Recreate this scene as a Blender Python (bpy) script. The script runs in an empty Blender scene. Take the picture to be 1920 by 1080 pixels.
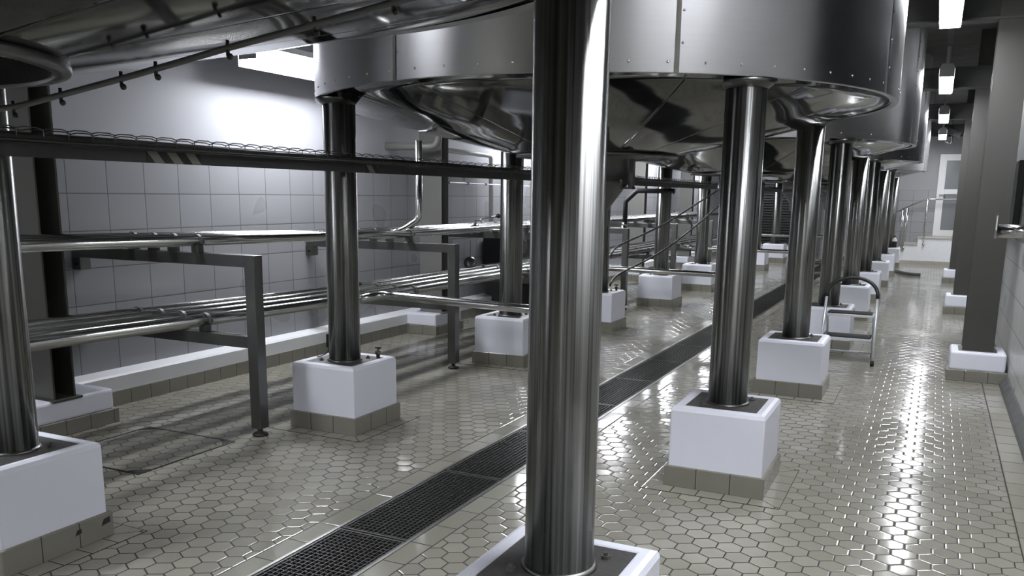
import bpy, bmesh, math, random
from math import pi, sin, cos, radians, sqrt, atan2
from mathutils import Vector, Matrix

random.seed(7)
scene = bpy.context.scene
col = scene.collection

# ------------------------------------------------------------------ layout
XL, XR = -3.742, -1.003            # column rows
YK = [2.47 + ((k + 1) // 2) * 2.562 + (k // 2) * 2.739 for k in range(9)]
CR = 0.112                         # column radius
TX = (XL + XR) / 2
TY = [1.1005 + 5.301 * n for n in range(5)]
TR, TZ = 2.08, 2.28                # tank radius / rim height
WL, WR, WE, WB = -5.75, 0.72, 26.2, -6.0
CEIL = 4.0
DX0, DX1 = -2.562, -2.135          # drain slot

# ------------------------------------------------------------------ node helpers
class NT:
    def __init__(self, name):
        self.m = bpy.data.materials.new(name); self.m.use_nodes = True
        self.t = self.m.node_tree; self.t.nodes.clear()
        self.out = self.n('ShaderNodeOutputMaterial')
    def n(self, kind, **kw):
        nd = self.t.nodes.new(kind)
        for k, v in kw.items(): setattr(nd, k, v)
        return nd
    def l(self, a, b): self.t.links.new(a, b)
    def val(self, sock, v):
        if hasattr(v, 'is_output'): self.l(v, sock)
        elif v is not None: sock.default_value = v
    def math(self, op, a, b=None, c=None, clamp=False):
        nd = self.n('ShaderNodeMath', operation=op); nd.use_clamp = clamp
        self.val(nd.inputs[0], a)
        if b is not None: self.val(nd.inputs[1], b)
        if c is not None: self.val(nd.inputs[2], c)
        return nd.outputs[0]
    def pos(self):
        g = self.n('ShaderNodeNewGeometry'); s = self.n('ShaderNodeSeparateXYZ')
        self.l(g.outputs['Position'], s.inputs[0]); return g.outputs['Position'], s.outputs
    def obj(self):
        g = self.n('ShaderNodeTexCoord'); s = self.n('ShaderNodeSeparateXYZ')
        self.l(g.outputs['Object'], s.inputs[0]); return g.outputs['Object'], s.outputs
    def comb(self, x, y, z):
        c = self.n('ShaderNodeCombineXYZ')
        for i, v in enumerate((x, y, z)): self.val(c.inputs[i], v)
        return c.outputs[0]
    def noise(self, vec, scale, detail=2.0, rough=.5):
        nd = self.n('ShaderNodeTexNoise'); self.l(vec, nd.inputs['Vector'])
        nd.inputs['Scale'].default_value = scale; nd.inputs['Detail'].default_value = detail
        nd.inputs['Roughness'].default_value = rough
        return nd.outputs['Fac']
    def ramp(self, v, a, b, x=0.0, y=1.0, smooth=False):
        nd = self.n('ShaderNodeMapRange')
        if smooth: nd.interpolation_type = 'SMOOTHSTEP'
        self.val(nd.inputs['Value'], v)
        for nm, q in zip(('From Min', 'From Max', 'To Min', 'To Max'), (a, b, x, y)): self.val(nd.inputs[nm], q)
        return nd.outputs['Result']
    def mix(self, f, a, b):
        nd = self.n('ShaderNodeMix', data_type='RGBA')
        self.val(nd.inputs[0], f)
        for s, v in ((nd.inputs[6], a), (nd.inputs[7], b)):
            if isinstance(v, tuple): v = (*v, 1.0)[:4]
            self.val(s, v)
        return nd.outputs[2]
    def bump(self, h, strength=.3, dist=.01, normal=None):
        nd = self.n('ShaderNodeBump'); self.val(nd.inputs['Height'], h)
        nd.inputs['Strength'].default_value = strength; nd.inputs['Distance'].default_value = dist
        if normal is not None: self.l(normal, nd.inputs['Normal'])
        return nd.outputs['Normal']
    def pbr(self, color=(.5, .5, .5), rough=.5, metal=0.0, normal=None, spec=None, aniso=None, coat=None):
        b = self.n('ShaderNodeBsdfPrincipled')
        self.val(b.inputs['Base Color'], (*color, 1.0) if isinstance(color, tuple) else color)
        self.val(b.inputs['Roughness'], rough); self.val(b.inputs['Metallic'], metal)
        if spec is not None: self.val(b.inputs['Specular IOR Level'], spec)
        if aniso is not None: self.val(b.inputs['Anisotropic'], aniso)
        if coat is not None:
            self.val(b.inputs['Coat Weight'], coat); b.inputs['Coat Roughness'].default_value = .05
        if normal is not None: self.l(normal, b.inputs['Normal'])
        self.l(b.outputs[0], self.out.inputs['Surface'])
        return self.m

def mat_plain(name, color, rough, metal=0.0, var=.06, nscale=6.0, bump=0.0):
    t = NT(name); p, s = t.obj(); n = t.noise(p, nscale, 4)
    c = t.mix(n, tuple(max(0, q * (1 - var)) for q in color), tuple(q * (1 + var) for q in color))
    r = t.ramp(t.noise(p, nscale * 2.3, 3), .3, .7, rough * .88, min(1, rough * 1.12))
    nm = t.bump(t.noise(p, nscale * 8, 3), bump, .004) if bump else None
    return t.pbr(c, r, metal, nm)

def mat_column_steel():
    t = NT('polished_stainless_steel'); p, s = t.pos()
    sv = t.comb(t.math('MULTIPLY', s[0], 90), t.math('MULTIPLY', s[1], 90), t.math('MULTIPLY', s[2], .35))
    streak = t.noise(sv, 1.0, 3, .6)
    big = t.noise(p, 2.2, 3)
    c = t.mix(t.ramp(streak, .36, .66, 0, 1), (.11, .11, .107), (.34, .34, .333))  # reflection streaks painted into the base colour as dark and light bands
    r = t.math('ADD', t.ramp(streak, .3, .7, .27, .35), t.ramp(big, .35, .7, -.02, .04))
    m = t.pbr(c, r, 1.0, t.bump(streak, .10, .003), aniso=1.0)
    b = [n for n in t.t.nodes if n.type == 'BSDF_PRINCIPLED'][0]
    tg = t.n('ShaderNodeTangent', direction_type='RADIAL', axis='Z'); t.l(tg.outputs[0], b.inputs['Tangent'])
    b.inputs['Anisotropic Rotation'].default_value = .25
    return m

def mat_skirt_steel():
    t = NT('brushed_cladding_steel'); p, s = t.obj()
    sv = t.comb(t.math('MULTIPLY', s[0], 3), t.math('MULTIPLY', s[1], 3), t.math('MULTIPLY', s[2], 90))
    streak = t.noise(sv, 1.0, 4, .6); big = t.noise(p, 1.1, 2)
    c = t.mix(streak, (.47, .47, .48), (.52, .52, .53))
    r = t.ramp(big, .3, .7, .30, .36)
    m = t.pbr(c, r, 1.0, t.bump(t.noise(p, .8, 0), .08, .03), aniso=.85)
    b = [n for n in t.t.nodes if n.type == 'BSDF_PRINCIPLED'][0]
    tg = t.n('ShaderNodeTangent', direction_type='RADIAL', axis='Z'); t.l(tg.outputs[0], b.inputs['Tangent'])
    b.inputs['Anisotropic Rotation'].default_value = .25
    return m

def mat_cone_steel():
    t = NT('rolled_bottom_sheet_steel'); p, s = t.obj()
    a = t.math('ARCTAN2', s[1], s[0])
    rad = t.math('SQRT', t.math('ADD', t.math('POWER', s[0], 2.0), t.math('POWER', s[1], 2.0)))
    fr = t.math('FRACT', t.math('MULTIPLY', a, 16 / (2 * pi)))
    d = t.math('MULTIPLY', t.math('MULTIPLY', t.math('ABSOLUTE', t.math('SUBTRACT', fr, .5)), rad), 2 * pi / 16)
    seam = t.ramp(d, .003, .009, 1.0, 0.0)
    n1 = t.noise(p, 1.3, 1.0, .35); n2 = t.noise(p, 5.0, 1.0, .4)
    h = t.math('ADD', t.math('MULTIPLY', n1, 1.0), t.math('MULTIPLY', n2, .03))
    h = t.math('SUBTRACT', h, t.math('MULTIPLY', seam, .06))
    nm = t.bump(h, .5, .07)
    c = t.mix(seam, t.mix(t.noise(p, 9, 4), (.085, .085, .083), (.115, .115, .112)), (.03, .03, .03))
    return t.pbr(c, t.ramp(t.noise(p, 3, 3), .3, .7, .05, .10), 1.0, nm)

def hexfield(t, x, y, w):
    """flat sides along y; returns edge distance (in w units) and per-tile ids"""
    px = t.math('DIVIDE', x, w); py = t.math('DIVIDE', y, w)
    S3 = sqrt(3.0)
    ax = t.math('SUBTRACT', t.math('FLOORED_MODULO', px, 1.0), .5)
    ay = t.math('SUBTRACT', t.math('FLOORED_MODULO', py, S3), S3 / 2)
    bx = t.math('SUBTRACT', t.math('FLOORED_MODULO', t.math('SUBTRACT', px, .5), 1.0), .5)
    by = t.math('SUBTRACT', t.math('FLOORED_MODULO', t.math('SUBTRACT', py, S3 / 2), S3), S3 / 2)
    da = t.math('ADD', t.math('MULTIPLY', ax, ax), t.math('MULTIPLY', ay, ay))
    db = t.math('ADD', t.math('MULTIPLY', bx, bx), t.math('MULTIPLY', by, by))
    sel = t.math('LESS_THAN', da, db)
    inv = t.math('SUBTRACT', 1.0, sel)
    gx = t.math('ADD', t.math('MULTIPLY', ax, sel), t.math('MULTIPLY', bx, inv))
    gy = t.math('ADD', t.math('MULTIPLY', ay, sel), t.math('MULTIPLY', by, inv))
    qx = t.math('ABSOLUTE', gx); qy = t.math('ABSOLUTE', gy)
    hd = t.math('MAXIMUM', t.math('ADD', t.math('MULTIPLY', qx, .5), t.math('MULTIPLY', qy, S3 / 2)), qx)
    edge = t.math('SUBTRACT', .5, hd)
    idx = t.math('SUBTRACT', px, gx); idy = t.math('SUBTRACT', py, gy)
    return edge, idx, idy

def mat_floor():
    t = NT('glazed_hexagon_floor_tiles'); p, s = t.pos()
    x, y = s[0], s[1]; W = .1165
    # the phase puts a row of tile centres where the photo shows it
    edge, ix, iy = hexfield(t, t.math('ADD', x, .047 + 20 * W), t.math('ADD', y, 20.2 * 1 + .012), W)
    # rectangular border tiles beside the drain and the right wall
    dl = t.math('MULTIPLY', t.math('GREATER_THAN', x, DX0 - .12), t.math('LESS_THAN', x, DX1 + .12))
    dr = t.math('GREATER_THAN', x, .52)
    band = t.math('MAXIMUM', dl, dr)
    fy = t.math('FRACT', t.math('MULTIPLY', y, 1 / .24))
    ey = t.math('MULTIPLY', t.math('SUBTRACT', .5, t.math('ABSOLUTE', t.math('SUBTRACT', fy, .5))), .24 / W)
    exs = None
    for b in (DX0 - .12, DX1 + .12, .52):
        e = t.math('DIVIDE', t.math('ABSOLUTE', t.math('SUBTRACT', x, b)), W)
        exs = e if exs is None else t.math('MINIMUM', exs, e)
    rect = t.math('MINIMUM', ey, exs)
    hexe = t.math('MINIMUM', edge, exs)
    e = t.math('ADD', t.math('MULTIPLY', rect, band), t.math('MULTIPLY', hexe, t.math('SUBTRACT', 1.0, band)))
    # expansion joints
    jd = t.math('ABSOLUTE', t.math('SUBTRACT', t.math('FLOORED_MODULO', t.math('SUBTRACT', y, 8.85 - 5.0), 10.0), 5.0))
    joint = t.ramp(jd, .007, .012, 1.0, 0.0)
    grout = t.ramp(e, .020, .042, 1.0, 0.0)
    grout = t.math('MAXIMUM', grout, joint)
    wn = t.n('ShaderNodeTexWhiteNoise', noise_dimensions='3D')
    idv = t.comb(t.math('MULTIPLY', t.math('ROUND', t.math('MULTIPLY', ix, 2)), t.math('SUBTRACT', 1.0, band)),
                 t.math('ADD', t.math('MULTIPLY', t.math('ROUND', t.math('MULTIPLY', iy, 1.1547)), t.math('SUBTRACT', 1.0, band)),
                        t.math('MULTIPLY', t.math('FLOOR', t.math('MULTIPLY', y, 1 / .24)), band)), band)
    t.l(idv, wn.inputs['Vector'])
    rnd = wn.outputs['Value']
    cs = t.n('ShaderNodeSeparateColor'); t.l(wn.outputs['Color'], cs.inputs[0])
    blot = t.noise(p, 3.1, 4); stain = t.noise(p, .7, 3)
    base = t.mix(rnd, (.265, .256, .212), (.325, .313, .262))
    base = t.mix(t.ramp(blot, .4, .75, 0, .35), base, (.25, .245, .215))
    base = t.mix(t.ramp(stain, .55, .75, 0, .25), base, (.21, .20, .175))
    c = t.mix(grout, base, (.030, .028, .024))
    # tilt of single tiles, pillowed edges, slight glaze waves
    g = t.n('ShaderNodeNewGeometry')
    tilt = t.comb(t.math('MULTIPLY', t.math('SUBTRACT', cs.outputs[0], .5), .018),
                  t.math('MULTIPLY', t.math('SUBTRACT', cs.outputs[1], .5), .018), 0.0)
    va = t.n('ShaderNodeVectorMath', operation='ADD'); t.l(g.outputs['Normal'], va.inputs[0]); t.l(tilt, va.inputs[1])
    vn = t.n('ShaderNodeVectorMath', operation='NORMALIZE'); t.l(va.outputs[0], vn.inputs[0])
    pil = t.ramp(e, .0, .085, 0.0, 1.0, True)
    h = t.math('ADD', pil, t.math('MULTIPLY', t.noise(p, 5, 1), .10))
    nm = t.bump(h, .40, .0022, vn.outputs[0])
    wet = t.noise(p, 1.3, 3)
    r = t.math('ADD', t.ramp(wet, .35, .65, .07, .16), t.math('MULTIPLY', grout, .35))
    return t.pbr(c, r, 0.0, nm, spec=t.math('SUBTRACT', .46, t.math('MULTIPLY', grout, .40)))

def mat_wall_tile(name, axis, base=(.275, .279, .295), top=1.895, px=.3545, pz=.279, ox=4.785, oz=1.616, painted=(.33, .336, .358)):
    t = NT(name); p, s = t.pos(); u = s[axis]; z = s[2]
    fu = t.math('FRACT', t.math('DIVIDE', t.math('SUBTRACT', u, ox - 50 * px), px))
    fz = t.math('FRACT', t.math('DIVIDE', t.math('SUBTRACT', z, oz - 50 * pz), pz))
    du = t.math('MULTIPLY', t.math('SUBTRACT', .5, t.math('ABSOLUTE', t.math('SUBTRACT', fu, .5))), px)
    dz = t.math('MULTIPLY', t.math('SUBTRACT', .5, t.math('ABSOLUTE', t.math('SUBTRACT', fz, .5))), pz)
    d = t.math('MINIMUM', du, dz)
    below = t.math('LESS_THAN', z, top)
    gr = t.math('MULTIPLY', t.ramp(d, .0022, .0045, 1.0, 0.0), below)
    wn = t.n('ShaderNodeTexWhiteNoise', noise_dimensions='2D')
    t.l(t.comb(t.math('FLOOR', t.math('DIVIDE', t.math('SUBTRACT', u, ox - 50 * px), px)),
               t.math('FLOOR', t.math('DIVIDE', t.math('SUBTRACT', z, oz - 50 * pz), pz)), 0.0), wn.inputs['Vector'])
    tc = t.mix(wn.outputs['Value'], tuple(q * .95 for q in base), tuple(q * 1.03 for q in base))
    tc = t.mix(t.ramp(t.noise(p, .9, 1), .2, .8, 0, .35), tc, tuple(q * .88 for q in base))
    pc = t.mix(t.noise(p, 1.2, 4), tuple(q * .95 for q in painted), painted)
    c = t.mix(below, pc, tc); c = t.mix(gr, c, (.085, .085, .085))
    r = t.math('ADD', t.math('MULTIPLY', below, -.25), t.ramp(t.noise(p, 1.5, 1), .3, .7, .52, .58))
    h = t.math('MULTIPLY', t.ramp(d, .002, .012, 0, 1, True), below)
    return t.pbr(c, r, 0.0, t.bump(h, .2, .003))

def mat_strip_tile(name, color, p_=.193):
    """one row of tiles: joints across x and y, whichever way the face runs"""
    t = NT(name); p, s = t.obj(); g = t.n('ShaderNodeNewGeometry'); sn = t.n('ShaderNodeSeparateXYZ')
    t.l(g.outputs['Normal'], sn.inputs[0])
    ny = t.math('GREATER_THAN', t.math('ABSOLUTE', sn.outputs[1]), .5)
    u = t.math('ADD', t.math('MULTIPLY', s[0], ny), t.math('MULTIPLY', s[1], t.math('SUBTRACT', 1.0, ny)))
    f = t.math('FRACT', t.math('ADD', t.math('DIVIDE', u, p_), 50.5))
    d = t.math('MULTIPLY', t.math('SUBTRACT', .5, t.math('ABSOLUTE', t.math('SUBTRACT', f, .5))), p_)
    gr = t.ramp(d, .0018, .0035, 1.0, 0.0)
    n = t.noise(p, 5, 4)
    c = t.mix(n, tuple(q * .86 for q in color), tuple(q * 1.08 for q in color))
    c = t.mix(gr, c, (.05, .05, .045))
    return t.pbr(c, t.ramp(t.noise(p, 8, 3), .3, .7, .14, .26), 0.0, t.bump(t.ramp(d, .001, .012, 0, 1, True), .3, .003), spec=.55)

def mat_emit(name, color, strength):
    t = NT(name); e = t.n('ShaderNodeEmission'); p, s = t.obj()
    e.inputs['Color'].default_value = (*color, 1); t.val(e.inputs['Strength'], t.ramp(t.noise(p, 3, 1), 0, 1, strength * .97, strength * 1.03))
    t.l(e.outputs[0], t.out.inputs['Surface']); return t.m

def mat_stripes():
    t = NT('hazard_striped_tape'); p, s = t.obj()
    f = t.math('FRACT', t.math('MULTIPLY', t.math('ADD', s[1], t.math('MULTIPLY', s[2], .9)), 1 / .125))
    c = t.mix(t.math('GREATER_THAN', f, .5), (.17, .165, .14), (.012, .012, .012))
    return t.pbr(c, .45)

def mat_stripes_x():
    t = NT('hazard_striped_sill'); p, s = t.obj()
    f = t.math('FRACT', t.math('MULTIPLY', t.math('ADD', s[0], t.math('MULTIPLY', s[2], .9)), 1 / .24))
    c = t.mix(t.math('GREATER_THAN', f, .5), (.55, .54, .46), (.012, .012, .012))
    return t.pbr(c, .45)

def mat_glass():
    t = NT('door_glass'); p, s = t.obj()
    b = t.n('ShaderNodeBsdfPrincipled'); b.inputs['Base Color'].default_value = (.32, .33, .34, 1)
    b.inputs['Roughness'].default_value = .08; b.inputs['Transmission Weight'].default_value = .35
    t.val(b.inputs['Roughness'], t.ramp(t.noise(p, 6, 2), .3, .7, .05, .14))
    t.l(b.outputs[0], t.out.inputs['Surface']); return t.m

M = dict(
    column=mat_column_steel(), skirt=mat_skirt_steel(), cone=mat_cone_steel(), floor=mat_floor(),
    wall_l=mat_wall_tile('left_wall_tiles', 1), wall_r=mat_wall_tile('right_wall_tiles', 1, base=(.56, .56, .55), painted=(.6, .6, .6)),
    wall_e=mat_wall_tile('end_wall_tiles', 0, base=(.30, .30, .31), painted=(.30, .30, .305), ox=.1),
    wall_b=mat_wall_tile('back_wall_tiles', 0, base=(.2, .2, .2), painted=(.16, .16, .16), ox=.1),
    white=mat_plain('white_masonry_paint', (.74, .755, .83), .5, var=.03, nscale=5, bump=.06),
    curb=mat_plain('white_curb_paint', (.72, .73, .75), .5, var=.04, nscale=4, bump=.1),
    tan=mat_strip_tile('tan_skirting_tiles', (.205, .198, .165), .193),
    grout=mat_plain('dark_grout_bed', (.055, .053, .05), .45, var=.3, nscale=18, bump=.3),
    steel=mat_plain('stainless_pipe_steel', (.56, .56, .55), .17, 1.0, var=.08, nscale=4),
    dullsteel=mat_plain('satin_tube_steel', (.17, .17, .165), .36, 1.0, var=.1, nscale=5),
    grey=mat_plain('grey_painted_steel', (.050, .049, .044), .33, 0.0, var=.02, nscale=1),
    greyl=mat_plain('light_grey_painted_steel', (.15, .148, .138), .4, 0.0, var=.02, nscale=1),
    darkgrey=mat_plain('dark_painted_steel', (.09, .09, .088), .45, 0.0, var=.12, nscale=4),
    tray=mat_plain('galvanised_tray_steel', (.042, .042, .041), .5, .2, var=.15, nscale=8),
    wire=mat_plain('tray_wire_steel', (.09, .09, .09), .4, .9, var=.1, nscale=10),
    darkmetal=mat_plain('dark_stainless_steel', (.12, .12, .118), .3, 1.0, var=.1, nscale=4),
    black=mat_plain('black_rubber', (.012, .012, .012), .5, 0.0, var=.2, nscale=12),
    blackgloss=mat_plain('black_panel_enamel', (.012, .012, .013), .35, 0.0, var=.15, nscale=5),
    grate=mat_plain('dark_grating_steel', (.035, .035, .033), .45, .3, var=.2, nscale=12),
    channel=mat_plain('drain_edge_steel', (.22, .22, .215), .32, 1.0, var=.15, nscale=6),
    pit=mat_plain('drain_pit_concrete', (.02, .02, .02), .7, 0.0, var=.3, nscale=6),
    alu=mat_plain('brushed_aluminium_tube', (.72, .73, .77), .35, .55, var=.05, nscale=10),
    tread=mat_plain('ribbed_black_tread', (.025, .025, .025), .6, 0.0, var=.2, nscale=20, bump=.3),
    ceiling=mat_plain('ceiling_paint', (.07, .07, .068), .7, 0.0, var=.1, nscale=1.5),
    beam=mat_plain('beam_paint', (.045, .045, .044), .5, 0.0, var=.1, nscale=2),
    stripes=mat_stripes(), stripesx=mat_stripes_x(), glass=mat_glass(),
    darkpane=mat_plain('dark_added_pane', (.008, .009, .011), .06, 0.0, var=.1, nscale=2),
    doorwhite=mat_plain('white_door_lacquer', (.74, .74, .74), .35, 0.0, var=.03, nscale=4),
    lamp=mat_emit('lamp_diffuser_glow', (.93, .95, 1.0), 105.0),
    lampwall=mat_emit('wall_lamp_diffuser_glow', (.93, .95, 1.0), 112.0),
    housing=mat_plain('lamp_housing_plastic', (.42, .42, .42), .5, 0.0, var=.05, nscale=6),
    stair=mat_plain('tan_stair_tiles', (.40, .385, .34), .3, 0.0, var=.08, nscale=5),
    stairwhite=mat_plain('white_stair_tiles', (.80, .81, .83), .3, 0.0, var=.03, nscale=5),
    plasticwhite=mat_plain('white_plastic', (.6, .6, .6), .4, 0.0, var=.05, nscale=8),
)

# ------------------------------------------------------------------ mesh helpers
def mark(bm, faces, mi):
    for f in faces: f.material_index = mi

def add_box(bm, x0, x1, y0, y1, z0, z1, bevel=0.0, mi=0, seg=2):
    t = bmesh.new()
    bmesh.ops.create_cube(t, size=1.0)
    for v in t.verts:
        v.co = Vector(((x0 + x1) / 2 + v.co.x * (x1 - x0), (y0 + y1) / 2 + v.co.y * (y1 - y0), (z0 + z1) / 2 + v.co.z * (z1 - z0)))
    if bevel > 0:
        bmesh.ops.bevel(t, geom=t.edges[:] , offset=bevel, segments=seg, affect='EDGES', profile=.5)
    merge(bm, t, mi)

def merge(bm, t, mi=0, mtx=None):
    t.verts.ensure_lookup_table(); mp = {}
    for v in t.verts:
        mp[v] = bm.verts.new(mtx @ v.co if mtx else v.co)
    for f in t.faces:
        try:
            nf = bm.faces.new([mp[v] for v in f.verts]); nf.material_index = mi if mi else f.material_index; nf.smooth = f.smooth
        except ValueError: pass
    t.free()

def add_lathe(bm, prof, cx=0, cy=0, seg=48, a0=0.0, a1=2 * pi, mi=0, smooth=True, capb=False, capt=False):
    full = abs(a1 - a0 - 2 * pi) < 1e-6
    n = seg if full else seg + 1
    rings = []
    for r, z in prof:
        if r < 1e-6:
            rings.append([bm.verts.new((cx, cy, z))] * n); continue
        rings.append([bm.verts.new((cx + r * cos(a0 + (a1 - a0) * i / seg), cy + r * sin(a0 + (a1 - a0) * i / seg), z)) for i in range(n)])
    for a, b in zip(rings, rings[1:]):
        for i in range(seg):
            j = (i + 1) % n
            vs = [a[i], a[j], b[j], b[i]]
            u = []
            for v in vs:
                if v not in u: u.append(v)
            if len(u) > 2:
                try:
                    f = bm.faces.new(u); f.smooth = smooth; f.material_index = mi
                except ValueError: pass
    if capb and prof[0][0] > 1e-6: bm.faces.new(list(reversed(rings[0]))).material_index = mi
    if capt and prof[-1][0] > 1e-6: bm.faces.new(rings[-1]).material_index = mi

def frame_dirs(pts):
    pts = [Vector(p) for p in pts]; out = []
    for i, p in enumerate(pts):
        d = Vector((0, 0, 0))
        if i > 0: d += (p - pts[i - 1]).normalized()
        if i < len(pts) - 1: d += (pts[i + 1] - p).normalized()
        out.append(d.normalized())
    return pts, out

def add_tube(bm, pts, r, seg=12, mi=0, caps=True, smooth=True, square=False):
    pts, ds = frame_dirs(pts)
    ref = Vector((0, 0, 1)) if abs(ds[0].z) < .9 else Vector((0, 1, 0))
    u = ds[0].cross(ref).normalized(); rings = []
    n = 4 if square else seg
    for i, (p, d) in enumerate(zip(pts, ds)):
        u = (u - d * u.dot(d)).normalized(); v = d.cross(u)
        k = 1.0
        if 0 < i < len(pts) - 1:
            a = (pts[i] - pts[i - 1]).normalized(); k = 1 / max(.6, abs(a.dot(d)))
        rr = r[i] if isinstance(r, (list, tuple)) else r
        off = pi / 4 if square else 0
        rings.append([bm.verts.new(p + (u * cos(off + 2 * pi * j / n) + v * sin(off + 2 * pi * j / n)) * rr * (1.0 if not square else sqrt(2))) for j in range(n)])
    for a, b in zip(rings, rings[1:]):
        for j in range(n):
            f = bm.faces.new([a[j], a[(j + 1) % n], b[(j + 1) % n], b[j]]); f.smooth = smooth and not square; f.material_index = mi
    if caps:
        bm.faces.new(list(reversed(rings[0]))).material_index = mi; bm.faces.new(rings[-1]).material_index = mi

def add_sphere(bm, c, r, mi=0, seg=16, scale=(1, 1, 1)):
    t = bmesh.new(); bmesh.ops.create_uvsphere(t, u_segments=seg, v_segments=max(6, seg // 2), radius=r)
    for v in t.verts: v.co = Vector((v.co.x * scale[0], v.co.y * scale[1], v.co.z * scale[2])) + Vector(c)
    for f in t.faces: f.smooth = True
    merge(bm, t, mi)

def add_prism(bm, poly, axis, a, b, mi=0):
    """extrude a 2D polygon along an axis: axis 'y' -> poly in (x,z); 'x' -> (y,z); 'z' -> (x,y)"""
    def mk(q, h):
        return {'y': (q[0], h, q[1]), 'x': (h, q[0], q[1]), 'z': (q[0], q[1], h)}[axis]
    A = [bm.verts.new(mk(q, a)) for q in poly]; B = [bm.verts.new(mk(q, b)) for q in poly]
    n = len(poly)
    bm.faces.new(A).material_index = mi; bm.faces.new(list(reversed(B))).material_index = mi
    for i in range(n):
        bm.faces.new([A[i], B[i], B[(i + 1) % n], A[(i + 1) % n]]).material_index = mi

def arc(c, r, a0, a1, n, plane='xz'):
    out = []
    for i in range(n + 1):
        a = a0 + (a1 - a0) * i / n; u, v = r * cos(a), r * sin(a)
        out.append({'xz': (c[0] + u, c[1], c[2] + v), 'yz': (c[0], c[1] + u, c[2] + v), 'xy': (c[0] + u, c[1] + v, c[2])}[plane])
    return out

def fillet(pts, r, n=6):
    """round the corners of a polyline"""
    pts = [Vector(p) for p in pts]; out = [pts[0]]
    for i in range(1, len(pts) - 1):
        a = (pts[i - 1] - pts[i]); b = (pts[i + 1] - pts[i])
        k = min(r, a.length * .48, b.length * .48)
        p0 = pts[i] + a.normalized() * k; p1 = pts[i] + b.normalized() * k
        for j in range(n + 1):
            t = j / n
            out.append(p0 * (1 - t) ** 2 + pts[i] * 2 * t * (1 - t) + p1 * t ** 2)
    out.append(pts[-1]); return out

def obj(name, bm, mats, parent=None, loc=None):
    bmesh.ops.recalc_face_normals(bm, faces=bm.faces[:])
    me = bpy.data.meshes.new(name); bm.to_mesh(me); bm.free()
    for m in (mats if isinstance(mats, (list, tuple)) else [mats]): me.materials.append(m)
    o = bpy.data.objects.new(name, me); col.objects.link(o)
    if parent: o.parent = parent
    if loc: o.location = loc
    return o

def tag(o, label, cat, group=None, kind=None):
    o['label'] = label; o['category'] = cat
    if group: o['group'] = group
    if kind: o['kind'] = kind
    return o

def thing(name, label, cat, loc=(0, 0, 0), rz=0.0, group=None):
    o = bpy.data.objects.new(name, None); o.empty_display_size = .1
    col.objects.link(o); o.location = loc; o.rotation_euler = (0, 0, rz)
    return tag(o, label, cat, group)

def struct(name, bm, m, parent=None):
    o = obj(name, bm, m, parent); o['kind'] = 'structure'; return o

def dup(root, loc, rz=None, label=None, group=None):
    r = root.copy(); col.objects.link(r); r.location = loc
    if rz is not None: r.rotation_euler = (0, 0, rz)
    if label: r['label'] = label
    if group: r['group'] = group
    for ch in list(root.children):
        c = ch.copy(); col.objects.link(c); c.parent = r
        for g in list(ch.children):
            d = g.copy(); col.objects.link(d); d.parent = c
    return r

ORD = ['nearest', 'second', 'third', 'fourth', 'fifth', 'sixth', 'seventh', 'eighth', 'ninth', 'tenth']
B = bmesh.new

# ------------------------------------------------------------------ setting
bm = B()
for x0, x1 in ((WL - .2, DX0), (DX1, WR + .2)):
    add_box(bm, x0, x1, WB - .2, WE + .2, -.30, 0)
struct('floor', bm, M['floor'])
bm = B(); add_box(bm, WL - .2, WR + .2, WB, WE, CEIL, CEIL + .2); struct('ceiling', bm, M['ceiling'])
bm = B(); add_box(bm, WL - .2, WL, WB, WE, 0, CEIL); struct('wall_left', bm, M['wall_l'])
bm = B(); add_box(bm, WR, WR + .2, WB, WE, 0, CEIL); struct('wall_right', bm, M['wall_r'])
bm = B(); add_box(bm, WL - .2, WR + .2, WE, WE + .2, 0, CEIL); struct('wall_end', bm, M['wall_e'])
bm = B(); add_box(bm, WL - .2, WR + .2, WB - .2, WB, 0, CEIL); struct('wall_back', bm, M['wall_b'])
# curb along the left wall
bm = B()
add_box(bm, WL, -5.585, WB, WE, 0, .115, mi=1)
add_prism(bm, [(WL, .115), (-5.60, .115), (-5.60, .225), (-5.615, .24), (WL, .255)], 'y', WB, WE, 0)
struct('baseboard_left', bm, [M['curb'], M['tan']])
bm = B(); add_prism(bm, [(WR, 0), (.655, 0), (.665, .03), (.705, .09), (WR, .09)], 'y', WB, WE)
struct('baseboard_right', bm, M['darkgrey'])
# drain trough and steel edge angles
bm = B()
add_box(bm, DX0, DX1, WB, WE, -.28, -.25)
add_box(bm, DX0 - .001, DX0 + .004, WB, WE, -.27, -.03); add_box(bm, DX1 - .004, DX1 + .001, WB, WE, -.27, -.03)
struct('trim_1', bm, M['pit'])
bm = B()
for a, b in ((DX0, DX0 + .018), (DX1 - .018, DX1)):
    add_box(bm, a, b, WB, WE, -.045, .003, .001)
struct('trim_2', bm, M['channel'])

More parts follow.
